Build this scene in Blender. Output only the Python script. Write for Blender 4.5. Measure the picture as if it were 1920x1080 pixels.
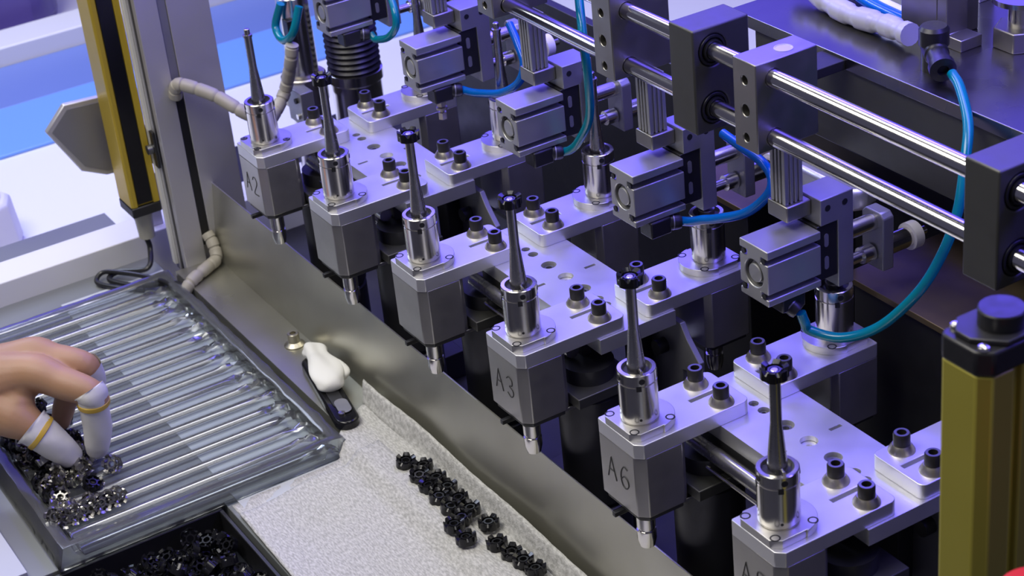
import bpy, bmesh, math, random
from mathutils import Vector, Matrix
random.seed(7)
MM = 0.001
sc = bpy.context.scene
for o in list(bpy.data.objects): bpy.data.objects.remove(o)
COL = sc.collection

# ------------------------------------------------------------------ camera
cam_d = bpy.data.cameras.new('camera'); cam = bpy.data.objects.new('camera', cam_d); COL.objects.link(cam)
Rw = ((0.52227289, 0.84762002, -0.09365536), (0.3720745, -0.32531287, -0.86932854), (-0.76732757, 0.41917995, -0.48527989))
m = Matrix(((Rw[0][0], -Rw[1][0], -Rw[2][0]), (Rw[0][1], -Rw[1][1], -Rw[2][1]), (Rw[0][2], -Rw[1][2], -Rw[2][2]))).to_4x4()
m.translation = Vector((1215.42, -471.9, 575.56)) * MM
cam.matrix_world = m
cam_d.sensor_width = 36; cam_d.lens = 36 * 3591.458 / 1920
cam_d.clip_start = 0.02; cam_d.clip_end = 30
cam_d.dof.use_dof = True; cam_d.dof.focus_distance = 1.15
cam_d.dof.aperture_fstop = cam_d.lens * 0.001 / 0.0028
sc.camera = cam

# ------------------------------------------------------------------ world, lights, exposure
w = bpy.data.worlds.new('world'); sc.world = w; w.use_nodes = True
w.node_tree.nodes['Background'].inputs[0].default_value = (0.46, 0.45, 0.74, 1)
w.node_tree.nodes['Background'].inputs[1].default_value = 0.16
def area(name, loc, target, sx, sy, energy, color):
    d = bpy.data.lights.new(name, 'AREA'); d.shape = 'RECTANGLE'; d.size = sx; d.size_y = sy; d.energy = energy; d.color = color
    o = bpy.data.objects.new(name, d); COL.objects.link(o); o.location = Vector(loc) * MM
    o.rotation_euler = (Vector(target) * MM - o.location).to_track_quat('-Z', 'Y').to_euler(); return o
area('violet_led_panel', (-600, 690, 680), (320, 80, 0), 2.0, 1.0, 10, (0.12, 0.085, 1.0))
area('violet_fill_strip', (330, 250, 380), (330, 60, 0), 1.3, 0.10, 5.0, (0.13, 0.09, 1.0))  # added unseen strip, boosts the violet on the plate tops
area('ceiling_panel_front', (250, -700, 1250), (250, -60, -100), 1.1, 0.5, 17, (1.0, 0.96, 0.88))
area('ceiling_tube_light', (200, 170, 1400), (200, -60, -100), 2.2, 0.4, 11, (1.0, 0.98, 0.95))
area('bench_fill_light', (-800, -150, 700), (-700, 60, -230), 0.7, 0.3, 6, (0.75, 0.84, 1.0))  # added unseen light, gives the bench its bluish gradient
sc.view_settings.view_transform = 'Standard'; sc.view_settings.look = 'None'
sc.view_settings.exposure = 0.0; sc.view_settings.gamma = 1.0; sc.view_settings.use_curve_mapping = False

# ------------------------------------------------------------------ materials
def mat(name, col, metal=0.0, rough=0.5, noise=0.0, nscale=200.0, bump=0.0, bscale=400.0, trans=0.0, coat=0.0, sheen=0.0, stretch=None, col2=None, emit=None, spec=None):
    M = bpy.data.materials.new(name); M.use_nodes = True
    nt = M.node_tree; b = nt.nodes['Principled BSDF']
    b.inputs['Base Color'].default_value = (*col, 1); b.inputs['Metallic'].default_value = metal; b.inputs['Roughness'].default_value = rough
    if trans: b.inputs['Transmission Weight'].default_value = trans
    if coat: b.inputs['Coat Weight'].default_value = coat
    if sheen: b.inputs['Sheen Weight'].default_value = sheen
    if spec is not None: b.inputs['Specular IOR Level'].default_value = spec
    if noise or bump or col2:
        tc = nt.nodes.new('ShaderNodeTexCoord'); mp = nt.nodes.new('ShaderNodeMapping')
        if stretch: mp.inputs['Scale'].default_value = stretch
        nt.links.new(tc.outputs['Object'], mp.inputs['Vector'])
        def nz(scale, det=4.0):
            n = nt.nodes.new('ShaderNodeTexNoise'); n.inputs['Scale'].default_value = scale; n.inputs['Detail'].default_value = det
            nt.links.new(mp.outputs[0], n.inputs['Vector']); return n
        if noise:
            n = nz(nscale); mr = nt.nodes.new('ShaderNodeMapRange')
            mr.inputs['From Min'].default_value = .3; mr.inputs['From Max'].default_value = .7
            mr.inputs['To Min'].default_value = max(rough - noise, .02); mr.inputs['To Max'].default_value = rough + noise
            nt.links.new(n.outputs['Fac'], mr.inputs['Value']); nt.links.new(mr.outputs[0], b.inputs['Roughness'])
        if col2:
            n = nz(nscale * .7); cr = nt.nodes.new('ShaderNodeValToRGB')
            cr.color_ramp.elements[0].position = .35; cr.color_ramp.elements[1].position = .65
            cr.color_ramp.elements[0].color = (*col, 1); cr.color_ramp.elements[1].color = (*col2, 1)
            nt.links.new(n.outputs['Fac'], cr.inputs['Fac']); nt.links.new(cr.outputs[0], b.inputs['Base Color'])
        if bump:
            n = nz(bscale, 6.0); bp = nt.nodes.new('ShaderNodeBump'); bp.inputs['Strength'].default_value = bump; bp.inputs['Distance'].default_value = 0.001
            nt.links.new(n.outputs['Fac'], bp.inputs['Height']); nt.links.new(bp.outputs[0], b.inputs['Normal'])
    return M
PLATE = mat('ground_aluminium', (.70, .70, .72), .8, .38, .06, 35, .02, 600)
BLOCK = mat('satin_steel', (.40, .39, .37), .85, .34, .06, 60, .02, 300, col2=(.45, .44, .42))
FLANGE = mat('flange_steel', (.68, .67, .65), 1, .36, .05, 90)
CHROME = mat('polished_steel', (.78, .76, .72), 1, .2, .04, 50)
ROD = mat('hard_chrome', (.66, .65, .62), 1, .14, .03, 40)
MANDREL = mat('mandrel_steel', (.46, .455, .43), 1, .26, .05, 80)
BOLT = mat('black_oxide', (.035, .033, .03), .5, .38, .08, 300)
BOLTTOP = mat('grey_bolt_steel', (.24, .24, .25), .9, .32)  # lighter grey steel for bolt rims and screw heads
WASHER = mat('washer_steel', (.52, .49, .40), 1, .36, .08, 150)
BLACKHOLE = mat('hole_shade_black', (.006, .006, .008), 0, .6)  # flat black standing in for the shade inside holes and recesses
BLACK = mat('black_plastic', (.012, .012, .014), 0, .38, .05, 200)
BLACKGLOSS = mat('black_glossy_ring', (.012, .012, .014), .3, .18, .06, 500)
RINGSTEEL = mat('bare_steel_ring', (.38, .37, .34), 1, .3, .08, 400)
DARK = mat('dark_machined', (.055, .055, .06), .7, .42, .08, 60)
DARKBLOCK = mat('dark_anodised', (.10, .10, .092), .75, .46, .05, 80, .02, 500)
LIGHTBLOCK = mat('nickel_block', (.30, .29, .27), .95, .38, .06, 70, .02, 500)
GRIPAL = mat('anodised_aluminium', (.42, .42, .42), .75, .4, .06, 70, .02, 500)
BRACKET = mat('grey_bracket', (.28, .28, .30), .6, .42, .05, 90)
COLLARW = mat('white_nylon', (.72, .70, .80), 0, .35)
SHEET = mat('stainless_sheet', (.50, .495, .43), .85, .33, .06, 14, .015, 30, col2=(.42, .41, .35))
LEDGE = mat('grey_steel_ledge', (.27, .265, .25), 1, .27, .1, 12, .02, 60)
TABLE = mat('dark_table_laminate', (.17, .18, .18), .0, .35, .08, 20)
LINER = mat('grey_paper_liner', (.46, .48, .50), 0, .7)
CLOTH = mat('grey_cotton_jersey', (.36, .355, .33), 0, .95, 0, 420, .5, 700, sheen=.2, stretch=(1, 3, 1), col2=(.60, .59, .56))
CLOTH.node_tree.nodes['Principled BSDF'].inputs['Sheen Roughness'].default_value = .5
WHITEP = mat('white_powdercoat', (.72, .72, .70), 0, .4)
ALPOST = mat('extruded_profile', (.56, .55, .56), .65, .45, .06, 30)
CONDUIT = mat('beige_spiral_wrap', (.36, .335, .28), 0, .5)
WRAPW = mat('white_spiral_wrap', (.66, .66, .68), 0, .4)
TAPEGREY = mat('grey_white_tape', (.40, .40, .44), 0, .35)
CABLE = mat('black_cable', (.012, .012, .013), 0, .35)
GREYCABLE = mat('grey_gland', (.34, .33, .28), 0, .5)
YELLOW = mat('yellow_anodised', (.50, .36, .035), .35, .38, .05, 40)
YELLOW2 = mat('olive_yellow_anodised', (.36, .32, .05), .35, .40, .05, 40)
WINDOW = mat('dark_filter_window', (.004, .004, .008), 0, .22)
HOSEB = mat('blue_air_hose', (.0, .16, .62), 0, .16, trans=.35)
HOSET = mat('teal_air_hose', (.0, .25, .33), 0, .16, trans=.35)
BENCH = mat('white_bench', (.78, .79, .80), 0, .28)
MATBLUE = mat('blue_mat', (.17, .36, .82), 0, .35)
MATGREY = mat('grey_blue_mat', (.15, .22, .50), 0, .4)
PURPLE = mat('purple_bin', (.10, .07, .27), 0, .4)
REDP = mat('red_plastic', (.62, .03, .035), 0, .35)
SKIN = mat('skin', (.36, .205, .105), 0, .5, .05, 25, .08, 500, col2=(.42, .24, .13))
b_ = SKIN.node_tree.nodes['Principled BSDF']; b_.inputs['Subsurface Weight'].default_value = .15
b_.inputs['Subsurface Radius'].default_value = (.006, .002, .001); b_.inputs['Subsurface Scale'].default_value = .5
COT = mat('white_finger_cot', (.64, .63, .60), 0, .6, 0, 1, .12, 250)
COTW = mat('bright_white_cot', (.80, .79, .74), 0, .6, 0, 1, .1, 250)
BAND = mat('mustard_rubber_band', (.50, .33, .04), 0, .5)
BROWN = mat('brown_plate_metal', (.16, .12, .06), .6, .4, .1, 30, col2=(.10, .075, .04))  # brown metal mottled with a darker brown
INK = mat('engraved_line', (.05, .05, .05), .4, .6)
ROOMF = mat('floor_grey', (.10, .10, .115), 0, .6)
ROOMW = mat('wall_grey', (.16, .155, .22), 0, .8)
CLEAR = bpy.data.materials.new('clear_blister_plastic'); CLEAR.use_nodes = True
nt = CLEAR.node_tree; nt.nodes.clear()
out = nt.nodes.new('ShaderNodeOutputMaterial'); mx = nt.nodes.new('ShaderNodeMixShader'); tr = nt.nodes.new('ShaderNodeBsdfTransparent'); gl = nt.nodes.new('ShaderNodeBsdfGlossy')
tr.inputs[0].default_value = (.93, .95, .96, 1); gl.inputs['Roughness'].default_value = .13
fr = nt.nodes.new('ShaderNodeFresnel'); fr.inputs[0].default_value = 1.5
df = nt.nodes.new('ShaderNodeBsdfTranslucent'); df.inputs[0].default_value = (.85, .87, .9, 1); d2 = nt.nodes.new('ShaderNodeBsdfDiffuse'); d2.inputs[0].default_value = (.85, .87, .9, 1)
m2 = nt.nodes.new('ShaderNodeMixShader'); m2.inputs[0].default_value = .06; nt.links.new(tr.outputs[0], m2.inputs[1]); nt.links.new(d2.outputs[0], m2.inputs[2])
nt.links.new(fr.outputs[0], mx.inputs[0]); nt.links.new(m2.outputs[0], mx.inputs[1]); nt.links.new(gl.outputs[0], mx.inputs[2]); nt.links.new(mx.outputs[0], out.inputs[0])

# ------------------------------------------------------------------ mesh helpers (millimetres in, metres out)
def vv(bm, p): return bm.verts.new(p)
def box(bm, x0, x1, y0, y1, z0, z1):
    v = [bm.verts.new((x, y, z)) for z in (z0, z1) for x, y in ((x0, y0), (x1, y0), (x1, y1), (x0, y1))]
    for f in ((3, 2, 1, 0), (4, 5, 6, 7), (0, 1, 5, 4), (1, 2, 6, 5), (2, 3, 7, 6), (3, 0, 4, 7)): bm.faces.new([v[i] for i in f])
    return v
def prism(bm, poly, a, b, axis='z'):
    def P(u, w_, t): return {'z': (u, w_, t), 'y': (u, t, w_), 'x': (t, u, w_)}[axis]
    A = [bm.verts.new(P(u, w_, a)) for u, w_ in poly]; B = [bm.verts.new(P(u, w_, b)) for u, w_ in poly]
    n = len(poly); fs = [bm.faces.new(A[::-1]), bm.faces.new(B)]
    for i in range(n): fs.append(bm.faces.new((A[i], A[(i + 1) % n], B[(i + 1) % n], B[i])))
    return fs
def lathe(bm, prof, c=(0, 0, 0), d=(0, 0, 1), seg=32, cap=True):
    d = Vector(d).normalized(); q = Vector((0, 0, 1)).rotation_difference(d); c = Vector(c); rings = []
    for r, z in prof:
        rings.append([bm.verts.new(c + q @ Vector((r * math.cos(2 * math.pi * k / seg), r * math.sin(2 * math.pi * k / seg), z))) for k in range(seg)])
    for A, B in zip(rings, rings[1:]):
        for k in range(seg): bm.faces.new((A[k], A[(k + 1) % seg], B[(k + 1) % seg], B[k]))
    if cap: bm.faces.new(rings[0][::-1]); bm.faces.new(rings[-1])
def cyl(bm, p0, p1, r, r1=None, seg=24):
    p0 = Vector(p0); p1 = Vector(p1); L = (p1 - p0).length
    lathe(bm, [(r, 0), (r if r1 is None else r1, L)], p0, p1 - p0, seg)
def smooth_path(pts, n=10):
    P = [Vector(p) for p in pts]; P = [P[0] * 2 - P[1]] + P + [P[-1] * 2 - P[-2]]; o = []
    for i in range(1, len(P) - 2):
        for k in range(n):
            t = k / n; a, b, c, d = P[i - 1:i + 3]
            o.append(.5 * ((2 * b) + (c - a) * t + (2 * a - 5 * b + 4 * c - d) * t * t + (3 * b - a - 3 * c + d) * t ** 3))
    o.append(P[-2]); return o
def tube(bm, pts, r, seg=12, n=10, smooth=True, radf=None):
    P = smooth_path(pts, n) if smooth else [Vector(p) for p in pts]
    up = None; rings = []
    for i, p in enumerate(P):
        t = (P[min(i + 1, len(P) - 1)] - P[max(i - 1, 0)]).normalized()
        if up is None: up = t.orthogonal().normalized()
        up = (up - t * up.dot(t)).normalized(); s = t.cross(up)
        rr = r * (radf(i / (len(P) - 1)) if radf else 1)
        rings.append([bm.verts.new(p + rr * (math.cos(2 * math.pi * k / seg) * up + math.sin(2 * math.pi * k / seg) * s)) for k in range(seg)])
    for A, B in zip(rings, rings[1:]):
        for k in range(seg): bm.faces.new((A[k], A[(k + 1) % seg], B[(k + 1) % seg], B[k]))
    bm.faces.new(rings[0][::-1]); bm.faces.new(rings[-1])
def mesh(name, bm, material, ang=35, flat=False):
    bmesh.ops.recalc_face_normals(bm, faces=bm.faces[:])
    bmesh.ops.scale(bm, vec=(MM, MM, MM), verts=bm.verts[:])
    me = bpy.data.meshes.new(name); bm.to_mesh(me); bm.free()
    me.materials.append(material)
    if not flat:
        me.polygons.foreach_set('use_smooth', [True] * len(me.polygons)); me.set_sharp_from_angle(angle=math.radians(ang))
    return me
def obj(name, bm, material, parent=None, bevel=0.0, loc=None, ang=35):
    me = bm if isinstance(bm, bpy.types.Mesh) else mesh(name, bm, material, ang)
    o = bpy.data.objects.new(name, me); COL.objects.link(o)
    if parent: o.parent = parent
    if loc: o.location = Vector(loc) * MM
    if bevel:
        bv = o.modifiers.new('bevel', 'BEVEL'); bv.width = bevel * MM; bv.segments = 2; bv.limit_method = 'ANGLE'; bv.angle_limit = math.radians(40)
    return o
def tag(o, label, cat, group=None, kind=None):
    o['label'] = label; o['category'] = cat
    if group: o['group'] = group
    if kind: o['kind'] = kind
    return o
def struct(o, label=None):
    o['kind'] = 'structure'
    if label: o['label'] = label
    return o
def thing(name, label, cat, loc=(0, 0, 0), rz=0.0, group=None):
    o = bpy.data.objects.new(name, None); COL.objects.link(o); o.empty_display_size = .01
    o.location = Vector(loc) * MM; o.rotation_euler = (0, 0, rz); return tag(o, label, cat, group)
def dup(root, loc, rz=0.0, label=None, skip=()):
    kids = [(c, list(c.children)) for c in root.children]
    r = root.copy(); COL.objects.link(r); r.location = Vector(loc) * MM; r.rotation_euler = (0, 0, rz)
    if label: r['label'] = label
    for c, gs in kids:
        if c.name.split('.')[0] in skip: continue
        k = c.copy(); COL.objects.link(k); k.parent = r
        for g in gs:
            h = g.copy(); COL.objects.link(h); h.parent = k
    return r
def B(): return bmesh.new()
def simple_box(name, x0, x1, y0, y1, z0, z1, m_, parent=None, bevel=.4):
    bm = B(); box(bm, x0, x1, y0, y1, z0, z1); return obj(name, bm, m_, parent, bevel)
def cut(o, cutters):
    """boolean-subtract temporary cutter bmeshes (mm) from mesh object o"""
    cm = B()
    for fn in cutters: fn(cm)
    co = obj('cutter', cm, BLACKHOLE, o.parent)
    md = o.modifiers.new('cut', 'BOOLEAN'); md.operation = 'DIFFERENCE'; md.object = co; md.solver = 'EXACT'
    bpy.context.view_layer.update(); dg = bpy.context.evaluated_depsgraph_get()
    me = bpy.data.meshes.new_from_object(o.evaluated_get(dg), preserve_all_data_layers=True, depsgraph=dg)
    o.modifiers.clear(); o.data = me; bpy.data.objects.remove(co)
    me.polygons.foreach_set('use_smooth', [True] * len(me.polygons)); me.set_sharp_from_angle(angle=math.radians(35))
def arc(cx, cy, r, a0, a1, n):
    return [(cx + r * math.cos(math.radians(a0 + (a1 - a0) * k / n)), cy + r * math.sin(math.radians(a0 + (a1 - a0) * k / n))) for k in range(n + 1)]

# ------------------------------------------------------------------ room and machine setting
f_ = simple_box('floor', -4000, 3000, -2500, 4000, -1120, -1100, ROOMF, bevel=0); struct(f_)
wl = simple_box('wall_back', -4000, 3000, 3980, 4000, -1100, 1900, ROOMW, bevel=0); struct(wl)
wl = simple_box('wall_left', -4000, -3980, -2500, 3980, -1100, 1900, ROOMW, bevel=0); struct(wl)

# stainless splash guard: raised wall with a folded ledge in front
bm = B()
prof = [(10.5, -93.5), (9.3, -93.5), (1.2, -160.6), (-36.0, -160.6), (-36.0, -169.8), (-34.8, -169.8), (-34.8, -162), (2.6, -162)]
prism(bm, prof, -161, 900, 'x')
tag(obj('splash_guard', bm, SHEET, bevel=.25), 'long stainless steel guard with upright wall and flat ledge below the spindle heads', 'metal guard')
bm = B(); box(bm, -330, 160, -420, -36.6, -190, -170.5); box(bm, 160, 900, -137, -36.6, -190, -170.5)
tag(obj('work_table', bm, TABLE, bevel=.5), 'dark grey laminate work table under the clear tray', 'table')
tag(simple_box('paper_liner', -188, 180, -129, -38.5, -170.4, -169.6, LINER, bevel=0), 'grey paper liner lying beneath the far half of the clear tray', 'paper')
tag(simple_box('machine_bed', -420, 900, 12, 340, -215, -190, DARK), 'black machine bed deep below the spindle heads', 'machine bed')
bm = B(); box(bm, 560, 900, 250, 258, -190, 110); box(bm, -200, 560, 250, 258, -190, 40)
tag(obj('rear_cover_panel', bm, DARK, bevel=.6), 'dark cover panel standing behind the back spindle heads', 'panel')

# left frame: white beam, extruded corner post
tag(simple_box('white_frame_beam', -258, -220, -460, 330, -205, -149, WHITEP, bevel=1.0), 'white machine frame beam running along the left edge', 'beam')
post = thing('corner_post', 'grey aluminium profile corner post beside the left yellow light curtain', 'post', (-172.5, 4.5, -170))
bm = B()
def slot_profile(w_, h_, slots_x, slots_y, sw=3.6, sd=7):
    p = []
    p.append((-w_ / 2, -h_ / 2))
    for s in slots_x: p += [(s - sw, -h_ / 2), (s - sw, -h_ / 2 + sd), (s + sw, -h_ / 2 + sd), (s + sw, -h_ / 2)]
    p.append((w_ / 2, -h_ / 2))
    for s in slots_y: p += [(w_ / 2, s - sw), (w_ / 2 - sd, s - sw), (w_ / 2 - sd, s + sw), (w_ / 2, s + sw)]
    p += [(w_ / 2, h_ / 2), (-w_ / 2, h_ / 2)]
    return p
prism(bm, slot_profile(25, 61, (1.5,), (-8.5,)), 0, 460)
obj('profile_body', bm, ALPOST, post, .5)
simple_box('slot_gasket', -1.7, 4.7, -29.6, -24.2, 0, 460, CABLE, post, 0)
o = simple_box('slot_cover', 6.2, 11.6, -11.7, -5.3, 24, 172, CABLE, post, 0)
o = simple_box('slot_cover', 6.2, 11.4, -11.7, -5.3, 172.5, 460, BRACKET, post, 0)
simple_box('door_edge_strip', -12.4, -6, -33.4, -30.6, 6, 460, WHITEP, post, .3)

# ------------------------------------------------------------------ spindle heads
def hex_screw(parent, x, y, z, r=2.9):
    bm = B(); lathe(bm, [(r * 1.25, -.2), (r * 1.25, .12), (r * .9, .12), (r * .9, -.2)], (x, y, z), seg=20, cap=False); s = obj('flange_screw', bm, BLACKHOLE, parent)
    bm = B(); lathe(bm, [(r * .9, -.2), (r * .86, .5), (.1, .5)], (x, y, z), seg=20); obj('screw_head', bm, BOLTTOP, s)
    bm = B(); lathe(bm, [(r * .52, 0), (r * .52, .12)], (x, y, z + .48), seg=6); obj('hex_socket', bm, BLACKHOLE, s)
    return s
def cap_bolt(parent, x, y, z):
    bm = B(); lathe(bm, [(4.5, 0), (4.55, 7.2), (4.1, 8.0), (2.5, 8.0), (2.5, 4.6), (.2, 4.6)], (x, y, z + 3), seg=28); s = obj('cap_bolt', bm, BOLT, parent)
    bm = B(); lathe(bm, [(4.0, 0), (4.0, .25), (2.6, .25), (2.6, 0)], (x, y, z + 10.9), seg=28, cap=False); obj('bolt_rim', bm, BOLTTOP, s)
    bm = B(); lathe(bm, [(7.3, 0), (7.2, .8), (5.0, 4.2), (2, 4.2)], (x, y, z), seg=28); obj('cone_washer', bm, WASHER, s)
    return s
def make_head():
    t = thing('spindle_head', 'x', 'spindle head', group='spindle heads of the machine')
    bm = B()
    poly = [(-18.5, -15.5), (15.5, -15.5), (19.5, -11.5), (19.5, 55.5)] + arc(15.5, 56, 4, 0, 90, 4) + arc(-15.5, 56, 4, 90, 180, 4) + [(-19.5, -14.5)]
    prism(bm, poly, -9, 0); a = obj('arm_plate', bm, PLATE, t)
    cut(a, [lambda m_: prism(m_, [(-1.6, 33), (1.6, 33), (1.6, 56), (-1.6, 56)], -8.4, 3)])
    bv = a.modifiers.new('bevel', 'BEVEL'); bv.width = .0004; bv.segments = 2; bv.limit_method = 'ANGLE'; bv.angle_limit = math.radians(40)
    bm = B()
    poly = [(-18.5, -15.5), (14.5, -15.5), (19.5, -10.5), (19.5, 13), (16, 17), (-16, 17), (-19.5, 13), (-19.5, -14.5)]
    prism(bm, poly, -48, -9.02); obj('head_block', bm, BLOCK, t, .5)
    bm = B(); prism(bm, [(-17, -14), (14, -14), (18, -10), (18, 13), (-17, 13)], -51.5, -48.02); obj('bottom_cover', bm, DARKBLOCK, t, .6)
    bm = B(); box(bm, 2, 16, 13.1, 27, -51.5, -49.2); obj('bottom_tab', bm, FLANGE, t, .4)
    bm = B()
    poly = [(-15.8, -10.5), (-11.5, -15.2), (11.5, -15.2), (15.8, -10.5), (15.8, 5)] + arc(0, 3, 16.6, 5, 175, 20) + [(-15.8, 5)]
    prism(bm, poly, 0.02, 4.8); fl = obj('flange', bm, FLANGE, t, .4)
    for x, y in ((-11.8, -11.8), (11.8, -11.8), (11.8, 11.8), (-11.8, 11.8)): hex_screw(fl, x, y, 4.8, 2.2)
    bm = B(); lathe(bm, [(11.0, 4.6), (10.0, 4.9), (10.0, 5.9), (10.8, 6.1), (10.8, 28.6), (10.2, 28.8), (10.2, 29.5), (10.8, 29.7), (10.8, 35.6), (10.4, 36), (8.3, 36), (8.1, 33), (5.2, 33)], seg=48)
    sp = obj('spindle_sleeve', bm, CHROME, t, 0, ang=30)
    for a_, z in ((-100, 32.4), (-20, 32.4), (60, 32.4), (160, 32.4)):
        d = Vector((math.cos(math.radians(a_)), math.sin(math.radians(a_)), 0)); bm = B(); cyl(bm, d * 10.2 + Vector((0, 0, z)), d * 10.95 + Vector((0, 0, z)), 1.7, seg=16); obj('set_screw_hole', bm, BLACKHOLE, sp)
    for a_ in (-30, 150, -115):
        bm = B(); box(bm, 10.1, 10.95, -1.4, 1.4, 26.5, 29.2); bmesh.ops.rotate(bm, matrix=Matrix.Rotation(math.radians(a_), 3, 'Z'), verts=bm.verts[:]); obj('key_notch', bm, BLACKHOLE, sp)
    d = Vector((math.cos(math.radians(-30)), math.sin(math.radians(-30)), 0)); bm = B(); cyl(bm, d * 10.4 + Vector((0, 0, 8.4)), d * 10.9 + Vector((0, 0, 8.4)), .8, seg=12); obj('oil_hole', bm, BLACKHOLE, sp)
    bm = B(); lathe(bm, [(8.2, 33.2), (8.2, 33.6), (5, 33.6)], seg=32); obj('collet_face', bm, DARK, sp)
    bm = B(); lathe(bm, [(5.1, 33), (5.1, 38), (4.9, 39), (2.9, 62), (2.85, 85), (3.4, 85.2), (3.4, 87), (2.1, 87.2), (2.1, 91), (1.6, 91.4)], seg=32); mn = obj('mandrel', bm, MANDREL, t, 0, ang=30)
    for s in (-1, 1):
        bm = B(); cyl(bm, (s * 5.2, -s * 1.5, 37), (s * 8.6, -s * 2.5, 37), 1.0, seg=12); obj('drive_pin', bm, CHROME, mn)
    cap_bolt(t, -11.8, 46, 0); cap_bolt(t, 11.8, 46, 0)
    bm = B(); lathe(bm, [(5.4, 0), (5.4, 14), (4.6, 14.4), (4.6, 16), (5.6, 16.2), (5.6, 22), (4.4, 27), (1, 27.5)], (3, -3, -51.6), (0, 0, -1), 28); obj('drive_stub', bm, CHROME, t, ang=30)
    bm = B(); box(bm, -4.5, -1.5, -20, -3, -55.5, -52.5); obj('lever_pin', bm, BLACK, t, .4)
    return t
flabels = ['first spindle head next to the corner post, engraved A2, bare mandrel', 'second spindle head from the corner post, front row, no marking',
           'third spindle head from the corner post, front row, plain face', 'front spindle head engraved A3, fourth from the corner post',
           'front spindle head engraved A6, fifth from the corner post', 'nearest front spindle head engraved A5 at the bottom edge']
blabels = ['farthest rear spindle head below the gripper beside the bellows', 'rear spindle head second farthest, under the second gripper',
           'rear spindle head in the middle with a bare tapered mandrel', 'rear spindle head circled by the blue hose, fourth in its row',
           'rear spindle head with the teal hose hanging across its flange', 'nearest rear spindle arm half hidden by the yellow light curtain']
proto = make_head()
heads = []
for i in range(6):
    h = proto if i == 0 else dup(proto, (i * 120, 0, 0)); h['label'] = flabels[i]; heads.append(h)
bm = B(); lathe(bm, [(5.1, 33), (5.1, 38.2), (2, 38.4)], seg=32); shortm = mesh('short_mandrel', bm, MANDREL)
for i in range(6):
    h = dup(proto, (i * 120, 136, 0), math.pi, blabels[i], skip=('mandrel',) if i in (3, 4, 5) else ())
    if i in (3, 4, 5): obj('mandrel', shortm, None, h)
# engraved letters on the block faces, drawn as stroke paths (x, z)
STROKE = {'A': [[(-4, -7), (0, 7), (4, -7)], [(-2.4, -1.5), (2.4, -1.5)]],
          '2': [[(-3.5, 4), (-2, 6.6), (1.5, 6.8), (3.4, 4), (2, .5), (-3.6, -7), (4, -7)]],
          '3': [[(-3.2, 5), (-.5, 7), (2.8, 5.5), (2.6, 2), (-.6, .4), (3, -1.5), (3, -5), (0, -7), (-3.4, -5)]],
          '6': [[(3, 6), (0, 7), (-3, 3), (-3.6, -2), (-2, -6.4), (1.2, -7), (3.5, -4), (2.6, -.6), (-.4, .4), (-3.2, -2)]],
          '5': [[(3.4, 7), (-2.6, 7), (-3, .8), (.5, 1.8), (3.4, -.8), (3, -5), (0, -7), (-3.5, -5.6)]]}
for i, txt in ((0, 'A2'), (3, 'A3'), (4, 'A6'), (5, 'A5')):
    for k, ch in enumerate(txt):
        bm = B()
        for st in STROKE[ch]:
            tube(bm, [(x + (-8 if k == 0 else 4.5), -15.5, z - 27) for x, z in st], .42, 6, 4, smooth=(ch != 'A'))
        o = obj('engraved_' + {'A': 'letter', '2': 'digit', '3': 'digit', '6': 'digit', '5': 'digit'}[ch], bm, INK, heads[i]); o['label'] = 'engraved character ' + ch

# base plates under each group of four heads
bm = B(); box(bm, -81, 81, -27.5, 27.5, -19, -9.05); bp0 = thing('base_plate', 'x', 'base plate', (60, 67, 0), group='base plates under the heads')
pb = obj('plate_body', bm, PLATE, bp0)
holes = [(-47, 2.9), (-38, 3.4), (-19, 5.0), (1, 5.0), (21, 5.0), (38, 3.4), (47, 2.9)]
cut(pb, [(lambda m_, x=x, r=r: lathe(m_, [(r, -14), (r, -8)], (x, 0, 0), seg=24)) for x, r in holes] +
    [(lambda m_, y=y: prism(m_, [(-1.2, y - 4), (1.2, y - 4), (1.2, y + 4), (-1.2, y + 4)], -18, -8)) for y in (-19, 19)])
bv = pb.modifiers.new('bevel', 'BEVEL'); bv.width = .0003; bv.segments = 2; bv.limit_method = 'ANGLE'; bv.angle_limit = math.radians(40)
for x, r in holes:
    if x == 1:
        bm = B(); lathe(bm, [(4.7, -13.9), (4.7, -12.4), (1.6, -12.4), (1.6, -13.9)], (x, 0, 0), seg=24, cap=False); obj('counterbore_bush', bm, PLATE, bp0)
    else:
        bm = B(); lathe(bm, [(r * .72, -13.9), (r * .72, -11.2), (r * .40, -11.2), (r * .40, -13.2), (.1, -13.2)], (x, 0, 0), seg=20); obj('sunk_screw', bm, BOLTTOP, bp0)
bp0['label'] = 'machined base plate with screw holes, farthest, joining the A2 head'
bp1 = dup(bp0, (300, 67, 0), 0, 'machined base plate with screw holes, middle one, joining the A3 head')
bp2 = dup(bp0, (540, 67, 0), 0, 'machined base plate with screw holes, nearest, joining A6 and A5 heads')

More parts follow.
